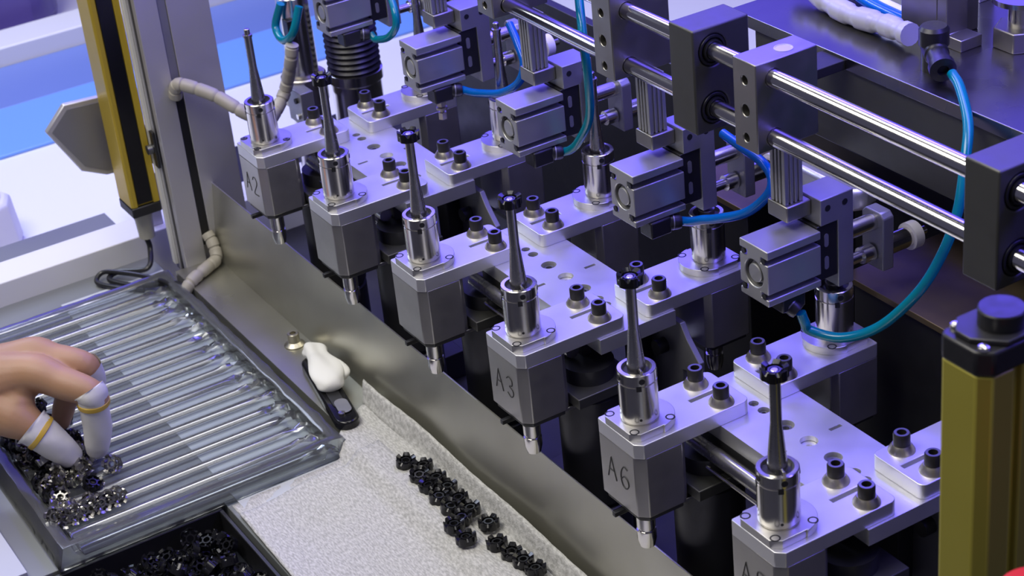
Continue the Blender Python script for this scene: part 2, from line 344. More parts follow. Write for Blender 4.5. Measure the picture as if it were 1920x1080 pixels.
# drives and rails below the plates
for k in range(3):
    cx = 60 + 240 * k
    g = thing('slide_rail', ['dark slide rail under the farthest base plate', 'dark slide rail under the middle base plate', 'dark slide rail under the nearest base plate'][k], 'rail', (cx, 34, -24), group='slide rails')
    bm = B(); cyl(bm, (-59, -1, 0), (59, -1, 0), 4.6); obj('thick_rod', bm, MANDREL, g)
    bm = B(); cyl(bm, (-59, -3, -10), (59, -3, -10), 1.2, seg=10); obj('thin_rod', bm, CHROME, g)
    bm = B(); box(bm, -59, 59, 5.6, 12, -14, 4.8); obj('carrier_bar', bm, DARK, g, .4)
    g2 = thing('plate_pedestal', ['dark pedestal carrying the farthest base plate', 'dark pedestal carrying the middle base plate', 'dark pedestal carrying the nearest base plate'][k], 'pedestal', (cx, 72, -190), group='plate pedestals')
    bm = B(); box(bm, -38, 38, -20, 20, 0, 22); obj('foot', bm, DARK, g2, .6)
    bm = B(); lathe(bm, [(17, 22), (17, 170.8)], seg=32); obj('column_shaft', bm, DARK, g2)
mot = thing('drive_motor', 'x', 'motor', (4, 40, -190), group='drive motors under the front heads')
bm = B(); lathe(bm, [(20, 0), (20, 60), (18.5, 61), (18.5, 64), (20.5, 65), (20.5, 140), (16, 143), (16, 160)], seg=36); obj('motor_housing', bm, DARK, mot)
bm = B(); box(bm, -22, 22, -22, 22, 143, 150); obj('motor_flange', bm, DARKBLOCK, mot, .6)
for a_ in range(3):
    bm = B(); cyl(bm, (20, -8 + a_ * 2, 20 + a_ * 16), (26, -8 + a_ * 2, 20 + a_ * 16), 4, seg=16); obj('cable_gland', bm, BLACK, mot)
ml = ['dark round drive motor under the A2 head', 'dark round drive motor under the second front head', 'dark round drive motor under the third front head',
      'dark round drive motor under the A3 head', 'dark round drive motor under the A6 head', 'dark round drive motor under the A5 head']
mot['label'] = ml[0]
for i in range(1, 6): dup(mot, (i * 120 + 4, 40, -190), 0, ml[i])
for k in range(3):
    x0 = 60 + 240 * k + 40
    g = thing('sensor_bracket', ['grey sensor bracket hanging beyond the second front head', 'grey sensor bracket hanging beyond the A3 head', 'grey sensor bracket hanging beyond the A5 head'][k], 'bracket', (x0, 100, -19.2), group='sensor brackets')
    bm = B(); prism(bm, [(0, -1), (40, -1), (46, -10), (58, -22), (58, -30), (40, -34), (40, -70), (0, -70)], -2, 2, 'y'); obj('bracket_plate', bm, BRACKET, g, .4)
    bm = B(); cyl(bm, (22, -9, -24), (22, -2, -24), 5, seg=18); obj('adjust_knob', bm, BLACK, g)
    bm = B(); box(bm, -6, 10, -14, -3, -66, -16); obj('sensor_body', bm, BLACK, g, .6)

# ------------------------------------------------------------------ workpiece rings
def ring_mesh(name, material, spider=False):
    bm = B(); n = 36; prof = []
    for k in range(n):
        a_ = 2 * math.pi * k / n; r = 6.75 + (.25 if math.sin(6 * a_) > -.1 else -.35); prof.append((a_, r))
    h = 4.6
    inner = 4.4 if not spider else 5.4
    o0 = [bm.verts.new((r * math.cos(a_), r * math.sin(a_), 0)) for a_, r in prof]; o1 = [bm.verts.new((r * math.cos(a_), r * math.sin(a_), h + (1.1 if r > 6.8 else -1.4))) for a_, r in prof]
    i0 = [bm.verts.new((inner * math.cos(a_), inner * math.sin(a_), 0)) for a_, r in prof]; i1 = [bm.verts.new((inner * math.cos(a_), inner * math.sin(a_), h)) for a_, r in prof]
    for k in range(n):
        j = (k + 1) % n
        for q in ((o0[k], o0[j], o1[j], o1[k]), (o1[k], o1[j], i1[j], i1[k]), (i1[k], i1[j], i0[j], i0[k]), (i0[k], i0[j], o0[j], o0[k])): bm.faces.new(q)
    lathe(bm, [(2.2, .8), (3.3, .8), (3.3, 4.2), (2.2, 4.2), (2.2, .8)], seg=18, cap=False)
    for k in range(6):
        a_ = math.pi * k / 3 + .3; m0 = len(bm.verts)
        bm2v = box(bm, 3.1, inner + .3, -.6, .6, 1.2, 3.8); bmesh.ops.rotate(bm, matrix=Matrix.Rotation(a_, 3, 'Z'), verts=bm2v)
    return mesh(name, bm, material, 40)
RBLACK = ring_mesh('castellated_ring', BLACKGLOSS); RSTEEL = ring_mesh('castellated_ring', RINGSTEEL, True); RSPID = ring_mesh('castellated_ring', BLACKGLOSS, True)
ml = {1: 'black castellated ring on the mandrel of the second front head', 2: 'black castellated ring on the mandrel of the third front head', 3: 'black castellated ring on the A3 head mandrel',
      4: 'black castellated ring on the A6 head mandrel', 5: 'black castellated ring on the A5 head mandrel'}
def ring(me, loc, rot, label, group):
    o = bpy.data.objects.new('castellated_ring', me); COL.objects.link(o); o.location = Vector(loc) * MM; o.rotation_euler = rot
    return tag(o, label, 'metal ring', group)
for i in range(1, 6): ring(RBLACK, (i * 120, 0, 87.2), (0, 0, i * .4), ml[i], 'rings on the mandrels')

# ------------------------------------------------------------------ gripper carriage: rods, blocks, grippers
for z, l in ((174, 'upper chrome guide rod passing through the carriage blocks'), (140, 'lower chrome guide rod passing through the carriage blocks')):
    bm = B(); lathe(bm, [(4.2, -60), (4.9, -59), (4.9, 690), (4.2, 691)], (0, 97, z), (1, 0, 0), 32); tag(obj('guide_rod', bm, ROD), l, 'rod', 'carriage guide rods')
def hole_part(p, x, y, z, d, r, name='threaded_hole'):
    bm = B(); lathe(bm, [(r, 0), (r, .25), (r * .75, .25), (r * .62, -.0)], (x, y, z), d, 24, cap=False); h = obj(name, bm, CHROME, p)
    bm = B(); lathe(bm, [(r * .78, 0), (r * .78, .2)], (x, y, z), d, 24); obj('hole_bore', bm, BLACKHOLE, h)
def clamp_block(x0, label):
    g = thing('rod_clamp_block', label, 'clamp block', (x0, 106, 133), group='grey rod clamp blocks')
    bm = B(); box(bm, -9.8, 9.8, -20.5, 20.5, 0, 51); bo = obj('block_body', bm, LIGHTBLOCK, g)
    cut(bo, [lambda m_, z=z: lathe(m_, [(5.1, -20), (5.1, 20)], (0, -9, z), (1, 0, 0), 28) for z in (41, 7)] +
        [lambda m_, z=z, r=r: lathe(m_, [(r, 0), (r, 9)], (0, -21.5, z), (0, 1, 0), 20) for z, r in ((40, 2.6), (22.8, 3.4), (7, 2.6))])
    bv = bo.modifiers.new('bevel', 'BEVEL'); bv.width = .0006; bv.segments = 2; bv.limit_method = 'ANGLE'; bv.angle_limit = math.radians(40)
    bm = B(); lathe(bm, [(5.2, 0), (5.2, .3), (4.7, .3), (4.7, .05), (.1, .05)], (1, 5, 51), seg=28); obj('top_plug', bm, PLATE, g)
    return g
clamp_block(470.8, 'grey rod clamp block with three face holes, between the two dark blocks')
clamp_block(336.3, 'grey rod clamp block with three face holes, left of the dark block')
clamp_block(199.2, 'grey rod clamp block cut by the top edge of the picture')
def bearing_block(xc, label):
    g = thing('bearing_block', label, 'bearing block', (xc, 103, 126.5), group='dark rod bearing blocks')
    bm = B(); box(bm, -11.2, 11.2, -19, 19, 0, 61.5); bo = obj('block_body', bm, DARKBLOCK, g)
    cut(bo, [lambda m_, z=z: lathe(m_, [(9.2, -20), (9.2, 20)], (0, -6, z), (1, 0, 0), 32) for z in (47.5, 13.5)])
    bv = bo.modifiers.new('bevel', 'BEVEL'); bv.width = .0012; bv.segments = 3; bv.limit_method = 'ANGLE'; bv.angle_limit = math.radians(60)
    for z in (47.5, 13.5):
        bm = B(); lathe(bm, [(9.1, -10.5), (9.1, 10.4), (8.6, 11.4), (7.4, 11.4), (7.2, 9.5), (6.2, 9.5), (6.2, 12.6), (5.2, 12.6), (5.2, -10.5), (9.1, -10.5)], (0, -6, z), (1, 0, 0), 36, cap=False); obj('bush_seal', bm, BLACK, g)
    return g
bearing_block(417, 'dark bearing block with black bushes in the middle of the rods')
bearing_block(646.5, 'dark bearing block with black bushes at the right picture edge')

def make_gripper():
    """origin at the body's +x / -y / top edge"""
    g = thing('pneumatic_gripper', 'x', 'gripper', group='pneumatic grippers')
    bm = B()
    # extruded body outline in x,z with side grooves
    o_ = [(-24.5, 0), (0, 0), (0, -5.0), (-6.5, -5.0), (-6.5, -8.6), (0, -8.6), (0, -26.6), (-6.5, -26.6), (-6.5, -30), (0, -30), (0, -34), (-24.5, -34),
          (-24.5, -30), (-18, -30), (-18, -26.6), (-24.5, -26.6), (-24.5, -8.6), (-18, -8.6), (-18, -5.0), (-24.5, -5.0)]
    prism(bm, o_, 0, 37, 'y'); bo = obj('cylinder_body', bm, GRIPAL, g)
    cut(bo, [lambda m_: lathe(m_, [(8.2, -1), (8.2, 3.2)], (-12.2, 0, -17.4), (0, 1, 0), 36)])
    bv = bo.modifiers.new('bevel', 'BEVEL'); bv.width = .0006; bv.segments = 2; bv.limit_method = 'ANGLE'; bv.angle_limit = math.radians(50)
    bm = B(); lathe(bm, [(8.0, 2.9), (8.0, 2.3), (6.9, 2.3), (6.7, 2.9)], (-12.2, 0, -17.4), (0, 1, 0), 32, cap=False); obj('retaining_ring', bm, BLACK, bo)
    bm = B(); lathe(bm, [(5.6, 3.1), (5.6, 1.0), (5.1, .6), (.1, .6)], (-12.2, 0, -17.4), (0, 1, 0), 32); obj('end_plug', bm, GRIPAL, bo)
    for x in (-21, -3.6):
        for z in (-6.7, -28.5):
            bm = B(); cyl(bm, (x, -.3, z), (x, 1, z), 1.7, seg=14); obj('body_screw', bm, BLACK, bo)
    bm = B(); box(bm, -23.5, -3.5, 37.05, 51, -33, 1); mp_ = obj('mount_plate', bm, BLACK, g, .4)
    for z in (-9, -23):
        bm = B(); prism(bm, arc(43.5, z + 2.6, 1.5, 0, 180, 6) + arc(43.5, z - 2.6, 1.5, 180, 360, 6), -3.6, -3.2, 'x'); obj('slot_hole', bm, BRACKET, mp_)
    bm = B(); prism(bm, [(39, 1.2), (39, 17), (62, 17), (62, -41), (51.2, -41), (51.2, 1.2)], -24, -2.4, 'x'); br = obj('bracket', bm, BRACKET, g, .5)
    for y in (44, 56):
        bm = B(); lathe(bm, [(1.9, 0), (1.9, .25)], (-2.5, y, 11), (1, 0, 0), 18); obj('bracket_hole', bm, BLACKHOLE, br)
    bm = B(); box(bm, -27, -10, 22, 38.9, 6, 15.5); obj('foot_clamp', bm, LIGHTBLOCK, g, .8)
    bm = B(); prism(bm, [(x - 18.5, y + 29) for x, y in slot_profile(12.4, 12.4, (-3, 0, 3), (-3, 0, 3), .7, 1.4)], 15.6, 53); obj('hanger_post', bm, GRIPAL, g, .3)
    bm = B(); cyl(bm, (-11, 62, -14), (-11, 83, -14), 5, seg=20); obj('slide_shaft', bm, CHROME, g)
    bm = B(); lathe(bm, [(3.2, 0), (3.2, 12), (5, 12.1), (5, 20)], (-11, 62.1, -33), (0, 1, 0), 20); obj('lower_shaft', bm, CHROME, g)
    bm = B(); prism(bm, [(-20, -43), (-2, -43), (-2, -10), (-5, -7), (-17, -7), (-20, -10)], 83, 91, 'y'); obj('end_plate', bm, BRACKET, g, .8)
    bm = B(); cyl(bm, (-11, 91, -33), (-11, 112, -33), 6, seg=24); e = obj('stop_barrel', bm, CHROME, g)
    bm = B(); lathe(bm, [(8.2, 0), (8.2, 6)], (-11, 109, -33), (0, 1, 0), 24); obj('stop_collar', bm, COLLARW, e)
    bm = B(); cyl(bm, (-11, 115, -33), (-11, 122, -33), 2.4, seg=14); obj('stop_tip', bm, CHROME, e)
    return g
gl_ = ['pneumatic gripper at the top edge in front of the bellows', 'pneumatic gripper second from the top left, blue hose behind it', 'pneumatic gripper in the middle with a hose rising beside it',
       'pneumatic gripper below the middle dark bearing block', 'nearest pneumatic gripper with the long teal hose']
gpos = [(-43, 83, 82), (99.5, 82, 81), (236, 79, 81), (367.5, 79, 81), (492.5, 80, 81)]
gp = make_gripper(); gp.location = Vector(gpos[4]) * MM; gp['label'] = gl_[4]
grips = [dup(gp, gpos[i], 0, gl_[i]) for i in range(4)] + [gp]
for i, g in enumerate(grips):
    dr = Vector((.35, .93, -.1)) if i < 4 else Vector((.75, .35, -.55)); st = Vector((-3, 25, -39.5)) if i < 4 else Vector((-8, 19, -41))
    bm = B(); box(bm, -11, 1.5, 10, 24.9, -45, -34.1) if i < 4 else box(bm, -16, -3, 12, 28, -44, -34.1); ff = obj('fitting_body', bm, BLACK, g, 1)
    bm = B(); lathe(bm, [(4.6, 0), (5.0, 1), (5.0, 6), (4.4, 8), (3.2, 8)], st, dr, 24); obj('push_in_collar', bm, BLACK, ff)
    bm = B(); lathe(bm, [(5.15, 2.6), (5.15, 3.3)], st, dr, 24, cap=False); obj('collar_line', bm, BRACKET, ff)
    if i == 1:
        bm = B(); lathe(bm, [(3.6, 0), (3.6, 4)], (-4, 17, -45), (0, 0, -1), 6); lathe(bm, [(4, 5), (4, 6.6)], (-4, 17, -45), (0, 0, -1), 20); lathe(bm, [(1.6, 4), (1.6, 12)], (-4, 17, -45), (0, 0, -1), 12); lathe(bm, [(3.2, 9), (3.2, 14)], (-4, 17, -45), (0, 0, -1), 6); obj('hex_stop_screw', bm, WASHER, g)

# air hoses
hoses = [([(491, 103.2, 34.6), (492, 105, 28), (493.2, 108.0, 22.1), (508.6, 118.0, 20.7), (525.6, 130.0, 31.0), (544.0, 140.0, 55.9), (551.1, 150.0, 78.0), (551.9, 160.0, 100.2), (544.4, 172.0, 124.5), (533.2, 184.0, 138.5), (512.0, 198.0, 147.3), (499.3, 204.0, 150.0)], HOSET, 'long teal air hose looping from the nearest gripper up to the black elbow'),
 ([(367.6, 112.3, 40.5), (375, 114, 42.5), (384.2, 116.0, 46.6), (394.7, 119.0, 50.3), (417.0, 124.0, 61.4), (432.4, 128.0, 77.3), (431.2, 132.0, 85.7), (420.6, 134.0, 91.3), (400.8, 134.0, 94.6), (383.1, 134.0, 97.1)], HOSEB, 'bright blue air hose curling from the gripper below the dark bearing block'),
 ([(236.1, 112.3, 40.5), (241, 115, 43), (248.4, 117.0, 50.8), (262.3, 118.0, 72.2), (271.1, 114.0, 102.0), (272.7, 112.0, 122.9), (265.3, 116.0, 139.1), (255.1, 122.0, 148.6), (248.4, 126.0, 152.8)], HOSET, 'blue-green air hose rising past the lower rod to the top edge'),
 ([(99.6, 115.3, 40.5), (106, 117, 40.4), (117.6, 119.0, 42.3), (143.1, 122.0, 49.9), (163.1, 125.0, 62.9), (167.7, 128.0, 77.1), (156.5, 131.0, 88.5), (142.8, 134.0, 97.3)], HOSEB, 'blue air hose hooked behind the second gripper from the top left'),
 ([(-42.9, 116.3, 41.5), (-40, 117, 39), (-35.7, 118.0, 38.4), (-20.4, 120.0, 44.1), (-9.2, 122.0, 55.3), (-11.6, 124.0, 66.9), (-28.9, 130.0, 75.5)], HOSET, 'short blue-green air hose in front of the bellows at the top')]
for pts, m_, l in hoses:
    bm = B(); tube(bm, pts, 2.9, 14, 12); tag(obj('air_hose', bm, m_), l, 'hose', 'air hoses')

# ------------------------------------------------------------------ rear ledge and what stands on it
led = thing('rear_ledge', 'grey steel ledge plate behind the guide rods, upper right', 'ledge', (500, 190, 82))
simple_box('top_plate', -180, 320, 0, 190, 52, 60, LEDGE, led, .5)
bm = B(); box(bm, -160, 320, 3, 8, 0, 51.9); box(bm, -160, -150, 8.1, 60, -20, 51.9); obj('front_skirt', bm, DARKBLOCK, led, .5)
bm = B(); cyl(bm, (-75, 40, 60), (-75, 40, 60.3), 1.6, seg=14); obj('tapped_hole', bm, BLACKHOLE, led)
bm = B(); box(bm, -40, 260, 62, 120, 60.05, 60.3); 
bm.free()
el = thing('elbow_fitting', 'black push-in elbow fitting on the ledge holding the teal hose', 'fitting', (474, 214, 142))
bm = B(); lathe(bm, [(7, 0), (7, 14), (8.5, 15), (8.5, 24), (7, 26), (1.5, 26)], (0, 0, 0), seg=28); obj('elbow_body', bm, BLACK, el)
bm = B(); lathe(bm, [(7, -8), (7, 8), (6.2, 9), (6.2, 19), (7.4, 19.2), (7.4, 24), (3.2, 24.5), (3.2, 22)], (0, 0, 13), (.72, -.42, -.14), 28); obj('elbow_arm', bm, BLACK, el)
bm = B(); lathe(bm, [(6.5, 0), (6.5, 1.4)], Vector((0, 0, 13)) + 18 * Vector((.72, -.42, -.14)).normalized(), (.72, -.42, -.14), 28); obj('collar_ring', bm, WASHER, el)
vb = thing('valve_block', 'grey steel clamp bracket with cable on the ledge, top right', 'bracket', (432, 258, 142))
bm = B(); box(bm, -14, 16, -18, 14, 0, 44); obj('block_body', bm, LIGHTBLOCK, vb, .6)
bm = B(); prism(bm, [(16.1, 0), (36, 0), (36, 7), (24, 7), (24, 40), (16.1, 40)], -18, -2, 'y'); obj('side_angle', bm, LIGHTBLOCK, vb, .5)
bm = B(); prism(bm, [(-20, -8), (0, -16), (18, -8), (18, 10), (0, 16), (-20, 10)], 44.1, 60, 'z'); obj('clamp_head', bm, FLANGE, vb, .6)
bm = B(); tube(bm, [(-4, -14, 54), (-16, -24, 50), (-26, -34, 40), (-30, -40, 30)], 2.4, 10, 8); obj('sensor_cable', bm, BRACKET, vb)
rp = thing('roller_stand', 'chromed roller on a hexagonal stand at the top right corner', 'roller', (482, 272, 142))
bm = B(); prism(bm, arc(0, 0, 16, 0, 300, 5), 0, 12); obj('hex_base', bm, LIGHTBLOCK, rp, .8)
bm = B(); lathe(bm, [(7.5, 12), (7.5, 26), (9, 27), (17, 27), (17, 30), (3, 30)], seg=36); obj('roller_body', bm, CHROME, rp)
bm = B(); box(bm, 10, 60, 12, 30, 0, 4); obj('stand_foot', bm, LEDGE, rp, .5)
bm = B(); tube(bm, [(330, 236, 158), (360, 228, 150), (392, 224, 148.5), (420, 225, 150), (446, 222, 152)], 6.4, 14, 14, radf=lambda t: 1 + .07 * (1 if (t * 5.3) % 1 < .62 else -1.4)); tag(obj('taped_cable', bm, TAPEGREY), 'white taped cable bundle lying on the ledge, top right', 'cable')
bm = B(); tube(bm, [(330, 256, 158), (370, 250, 147), (410, 245, 146), (450, 245, 146)], 4, 12, 10); tag(obj('ledge_hose', bm, HOSEB), 'deep blue hose lying behind the white taped cable', 'hose')
bm = B(); tube(bm, [(330, 262, 153), (370, 257, 146), (410, 252, 146), (450, 251, 146)], 3.2, 12, 10); tag(obj('ledge_hose', bm, WRAPW), 'clear pale hose beside the deep blue hose on the ledge', 'hose')
tag(simple_box('support_arm', 407, 427, 122.2, 193, 134, 140, DARK), 'dark arm joining the middle bearing block to the ledge', 'arm')
tag(simple_box('violet_back_plate', 330, 420, 300, 312, 142.1, 260, PLATE), 'upright bright plate behind the valve block, top right', 'plate')
# brown deck plates below the grippers
for nm, x0, x1, y0, y1, l in (('a', 286, 348, 172, 246, 'brown deck plate behind the bright blue hose'), ('b', 452, 545, 166, 246, 'brown deck plate behind the teal hose')):
    g = thing('deck_plate', l, 'plate', ((x0 + x1) / 2, (y0 + y1) / 2, 16), group='brown deck plates')
    hx, hy = (x1 - x0) / 2, (y1 - y0) / 2
    bm = B(); box(bm, -hx, hx, -hy, hy, 0, 4); obj('plate_top', bm, BROWN, g, .4)
    bm = B(); box(bm, -hx + 3, hx - 3, -hy + 6, hy - 2, -206, -.05); obj('plate_stand', bm, DARK, g, .5)
g = thing('chute_guard', 'polished rounded guard under the ledge, right of the clamp block', 'guard', (420, 176, 60))
bm = B(); prism(bm, [(-16, -8), (36, -8), (40, 0), (36, 14), (-12, 14), (-18, 4)], 0, 14); obj('guard_shell', bm, PLATE, g, 3)
bm = B(); box(bm, -4, 20, -4, 10, -40, -.1); obj('guard_leg', bm, DARK, g, .5)

# bellows cylinder and stand post at the upper left
be = thing('bellows_cylinder', 'steel cylinder with black ribbed bellows, upper left', 'bellows', (-160, 152, -190))
bm = B(); lathe(bm, [(21.5, 0), (21.5, 146), (23.5, 148), (23.5, 156), (21, 157)], seg=40); obj('steel_barrel', bm, CHROME, be)
prof = [(20, 157.2)]
for k in range(12): prof += [(22.8, 159 + k * 5.0), (20.2, 161.5 + k * 5.0)]
prof += [(19.5, 218)]
bm = B(); lathe(bm, prof, seg=40); obj('bellows', bm, BLACK, be, ang=20)
sp_ = thing('stand_post', 'round steel stand post with clamp collar behind the A2 head', 'post', (-172, 110, -190))
bm = B(); lathe(bm, [(13.5, 0), (13.5, 230), (12.5, 231), (1, 231)], seg=32); obj('post_tube', bm, CHROME, sp_)
bm = B(); lathe(bm, [(17.6, 136), (19, 137), (19, 160), (18, 161), (13.6, 161)], seg=36); cl_ = obj('clamp_collar', bm, WASHER, sp_)
bm = B(); box(bm, 6, 34, -20, -8, 128, 158); obj('clamp_lug', bm, BRACKET, sp_, .6)
bm = B(); cyl(bm, (26, -20.2, 150), (26, -22, 150), 2.4, seg=14); obj('lug_screw', bm, BLACKHOLE, sp_)
bm = B(); cyl(bm, (26, -20.2, 136), (26, -22, 136), 2.4, seg=14); obj('lug_screw', bm, CHROME, sp_)
bm = B(); box(bm, 4, 14, -13, -6, 186, 214); obj('switch_insert', bm, BLACK, sp_, .5)
bm = B(); tube(bm, [(-160, 95, 40), (-166, 90, 20), (-150, 88, 13), (-132, 90, 24), (-130, 98, 45)], 3.4, 12, 10); tag(obj('air_hose', bm, HOSET), 'small turquoise hose loop on top of the stand post', 'hose', 'air hoses')

# ------------------------------------------------------------------ conduits by the post
def wrapped(pts, r, m_, label, nm, turns):
    bm = B(); tube(bm, pts, r, 16, 16, radf=lambda t: 1 + .05 * (1 if (t * turns) % 1 < .8 else -2.2)); return tag(obj(nm, bm, m_), label, 'conduit')
wrapped([(-159, -7.5, -10), (-153, -7, 1), (-146, -2, 2), (-128, 14, -6), (-108, 30, -20), (-116, 50, -34), (-140, 66, -42), (-150, 80, -34), (-148, 85, -22), (-136, 86, 0), (-133, 88, 14)], 5.2, CONDUIT, 'beige spiral-wrapped conduit from the corner post to the stand post', 'wrapped_conduit', 16)
wrapped([(-160, -3, -136), (-154, -2, -143), (-146, -4, -153.4), (-138, -16, -154.6), (-128, -34, -156), (-126, -43, -163)], 5.0, CONDUIT, 'short beige wrapped conduit at the foot of the corner post', 'wrapped_conduit', 7)
bm = B(); tube(bm, [(-200, -43, -140), (-198, -42, -152), (-185, -52, -162), (-202, -72, -165), (-196, -82, -166.8), (-170, -68, -166.5), (-150, -52, -162), (-132, -44, -158), (-122, -44.5, -163)], 2.3, 10, 12); tag(obj('black_cable', bm, CABLE), 'black cable looping on the table below the left light curtain', 'cable')

bm = B(); tube(bm, [(-124, -50, -163), (-140, -50, -159), (-165, -58, -160), (-190, -72, -161), (-206, -84, -163), (-200, -92, -167), (-180, -82, -167.2), (-160, -66, -167)], 2.1, 10, 12); tag(obj('black_cable', bm, CABLE), 'second black cable coil lying beside the tray corner', 'cable')
# ------------------------------------------------------------------ light curtains
lc = thing('light_curtain', 'yellow light curtain with black window at the left edge', 'light curtain', (-200, -41.5, -112), group='yellow light curtains')
bm = B(); prism(bm, [(-15, -12.5), (13, -12.5), (15, -10.5), (15, -7), (13, -6.4), (13, 6.6), (15, 7.2), (15, 12.5), (-15, 12.5)], 6, 420); obj('housing', bm, YELLOW, lc, .6)
simple_box('front_window', 13.1, 14.4, -6.2, 6.4, 8, 420, WINDOW, lc, .2)
simple_box('end_cap', -15.4, 15.4, -12.9, 12.9, -3, 5.9, BLACK, lc, 1.2)
bm = B(); lathe(bm, [(9, 0), (8, -8), (7.6, -9), (6.8, -22), (6.8, -26), (4, -27)], (0, 0, -3.1), seg=24); obj('cable_gland', bm, GREYCABLE, lc)
br_ = simple_box('mount_bracket', 2, 28, 12.6, 14.9, 40, 72, DARK, lc, .4)
bm = B(); cyl(bm, (22, 12.4, 56), (22, 8, 56), 4, seg=18); obj('bracket_bolt', bm, BOLTTOP, br_)
rc = thing('light_curtain', 'olive yellow light curtain with black capped top at the right edge', 'light curtain', (756.5, -14, -170), group='yellow light curtains')
bm = B(); prism(bm, [(-12.5, -15), (-10, -17.5), (8, -17.5), (12.8, -13), (12.8, -2), (9.5, -1), (9.5, 1.5), (12.8, 2.5), (12.8, 18), (-12.5, 18)], 0, 349); obj('housing', bm, YELLOW2, rc, .8)
bm = B(); prism(bm, [(-12.8, -15), (-10, -18), (8, -18), (13.2, -13), (13.2, 18), (-12.8, 18)], 349.1, 360); ca = obj('end_cap', bm, BLACK, rc, 1.2)
bm = B(); prism(bm, [(-13, -8), (-6, -15), (2, -15), (13, -6), (13, 18), (-13, 18)], 360.1, 362.4); obj('cap_plate', bm, DARK, rc, .5)
bm = B(); lathe(bm, [(9.2, 362.5), (9.2, 369), (8.7, 369.6), (.2, 369.6)], (1, 2, 0), seg=40); kn = obj('round_connector', bm, BLACK, rc)
for x, y in ((-10.4, -10.4), (8.4, -14)):
    bm = B(); lathe(bm, [(2.4, 0), (2.2, 1.4), (1.2, 2.1), (.1, 2.2)], (x, y, 360.2), seg=20); obj('cap_screw', bm, CHROME, ca)
es = thing('emergency_stop', 'red round emergency stop knob cut off at the bottom right corner', 'knob', (827, -59, 21))
bm = B(); lathe(bm, [(10, 0), (10, 84), (17, 86), (17, 92), (1, 92)], seg=32); obj('knob_base', bm, BLACK, es)
bm = B(); lathe(bm, [(16, 92.1), (17.2, 96), (17.2, 104), (14, 109), (6, 111), (.2, 111.5)], seg=40); obj('knob_cap', bm, REDP, es)
bm = B(); box(bm, -30, 20, -12, 12, -190, -.1); obj('knob_stand', bm, DARK, es, .6)

# hexagonal guard plate behind the left light curtain
hp = thing('guard_plate', 'dark angular guard plate with pale rim behind the left light curtain', 'plate', (-228, -40, -149))
pts = [(-58, 112), (-39, 131), (25, 127), (25, 56), (-16, 60), (-36, 70)]
bm = B(); prism(bm, pts, -6, 0, 'x'); obj('plate_rim', bm, ALPOST, hp, 1)
bm = B(); prism(bm, [(-53.5, 111), (-37.5, 126.5), (21, 123), (21, 60), (-15, 64), (-33, 74)], .1, .8, 'x'); obj('plate_face', bm, BRACKET, hp)
bm = B(); box(bm, -8, -1, 13, 24, .1, 60); obj('plate_foot', bm, ALPOST, hp, .5)

# ------------------------------------------------------------------ table top: tray, rings, cloth, knife
tr_ = thing('blister_tray', 'clear ribbed plastic tray lying on the table under the hand', 'tray', (0, -145, -169.4))
TX0, TX1, TY0, TY1 = -158, 158, -104, 100
pitch = 18.6; rows = []
xs = []
x = TX0 + 6
while x < TX1 - 6:
    for dx, z in [(0, 1.0), (6.0, 1.0)] + [(6.6 + 11.6 * (1 - math.cos(math.pi * q_ / 8)) / 2, 1.0 + 8.4 * math.sin(math.pi * q_ / 8)) for q_ in range(1, 8)]:
        xs.append((x + dx, z))
    x += pitch
bm = B(); ys = [TY0 + 9, TY0 + 11, TY0 + 40, 0, TY1 - 30, TY1 - 22, TY1 - 17, TY1 - 12, TY1 - 7, TY1 - 3]
rnd = random.Random(3); grid = []
for j, y in enumerate(ys):
    row = []
    for xx, z in xs:
        zz = z; jy = 0
        if j == 0: zz = max(z, 9.6)
        if j >= 5: zz = z * (.9, .75, 1.0, .7, .6)[j - 5] + rnd.uniform(-1.0, 2.6) * (1 if j < 9 else .3); jy = rnd.uniform(-1.6, 1.6)
        row.append(bm.verts.new((xx + (rnd.uniform(-.9, .9) if j >= 5 else 0), y + jy, zz)))
    grid.append(row)
for A, Bq in zip(grid, grid[1:]):
    for k in range(len(A) - 1): bm.faces.new((A[k], A[k + 1], Bq[k + 1], Bq[k]))
o = obj('ribbed_floor', bm, CLEAR, tr_); sd = o.modifiers.new('thick', 'SOLIDIFY'); sd.thickness = .0005
bm = B()
def rim_pts(off, z): return [(TX0 - off, TY0 - off, z), (TX1 + off, TY0 - off, z), (TX1 + off, TY1 + off, z), (TX0 - off, TY1 + off, z)]
def jit(p, a_): return (p[0] + rnd.uniform(-a_, a_), p[1] + rnd.uniform(-a_, a_), p[2] + rnd.uniform(-a_, a_) * .5)
def loop(off, z, n=26):
    P = rim_pts(off, z); o_ = []
    for k in range(4):
        a_, b__ = Vector(P[k]), Vector(P[(k + 1) % 4])
        for q in range(n): o_.append(a_.lerp(b__, q / n))
    return o_
L = []
for off, z, jt in ((-8, 1.0, 0), (-6, 12, .2), (-3, 13.2, .3), (2, 13.0, .5), (5, 6.0, .6), (8, .6, .3)):
    ring_ = []
    for i_, p in enumerate(loop(off, z)):
        end = 2.0 if p.y > TY1 - 12 else 1.0
        ring_.append(bm.verts.new(jit(p, jt * end) if z > 1 else p))
    L.append(ring_)
for A, Bq in zip(L, L[1:]):
    for k in range(len(A)): bm.faces.new((A[k], A[(k + 1) % len(A)], Bq[(k + 1) % len(A)], Bq[k]))
o = obj('tray_rim', bm, CLEAR, tr_); sd = o.modifiers.new('thick', 'SOLIDIFY'); sd.thickness = .0006

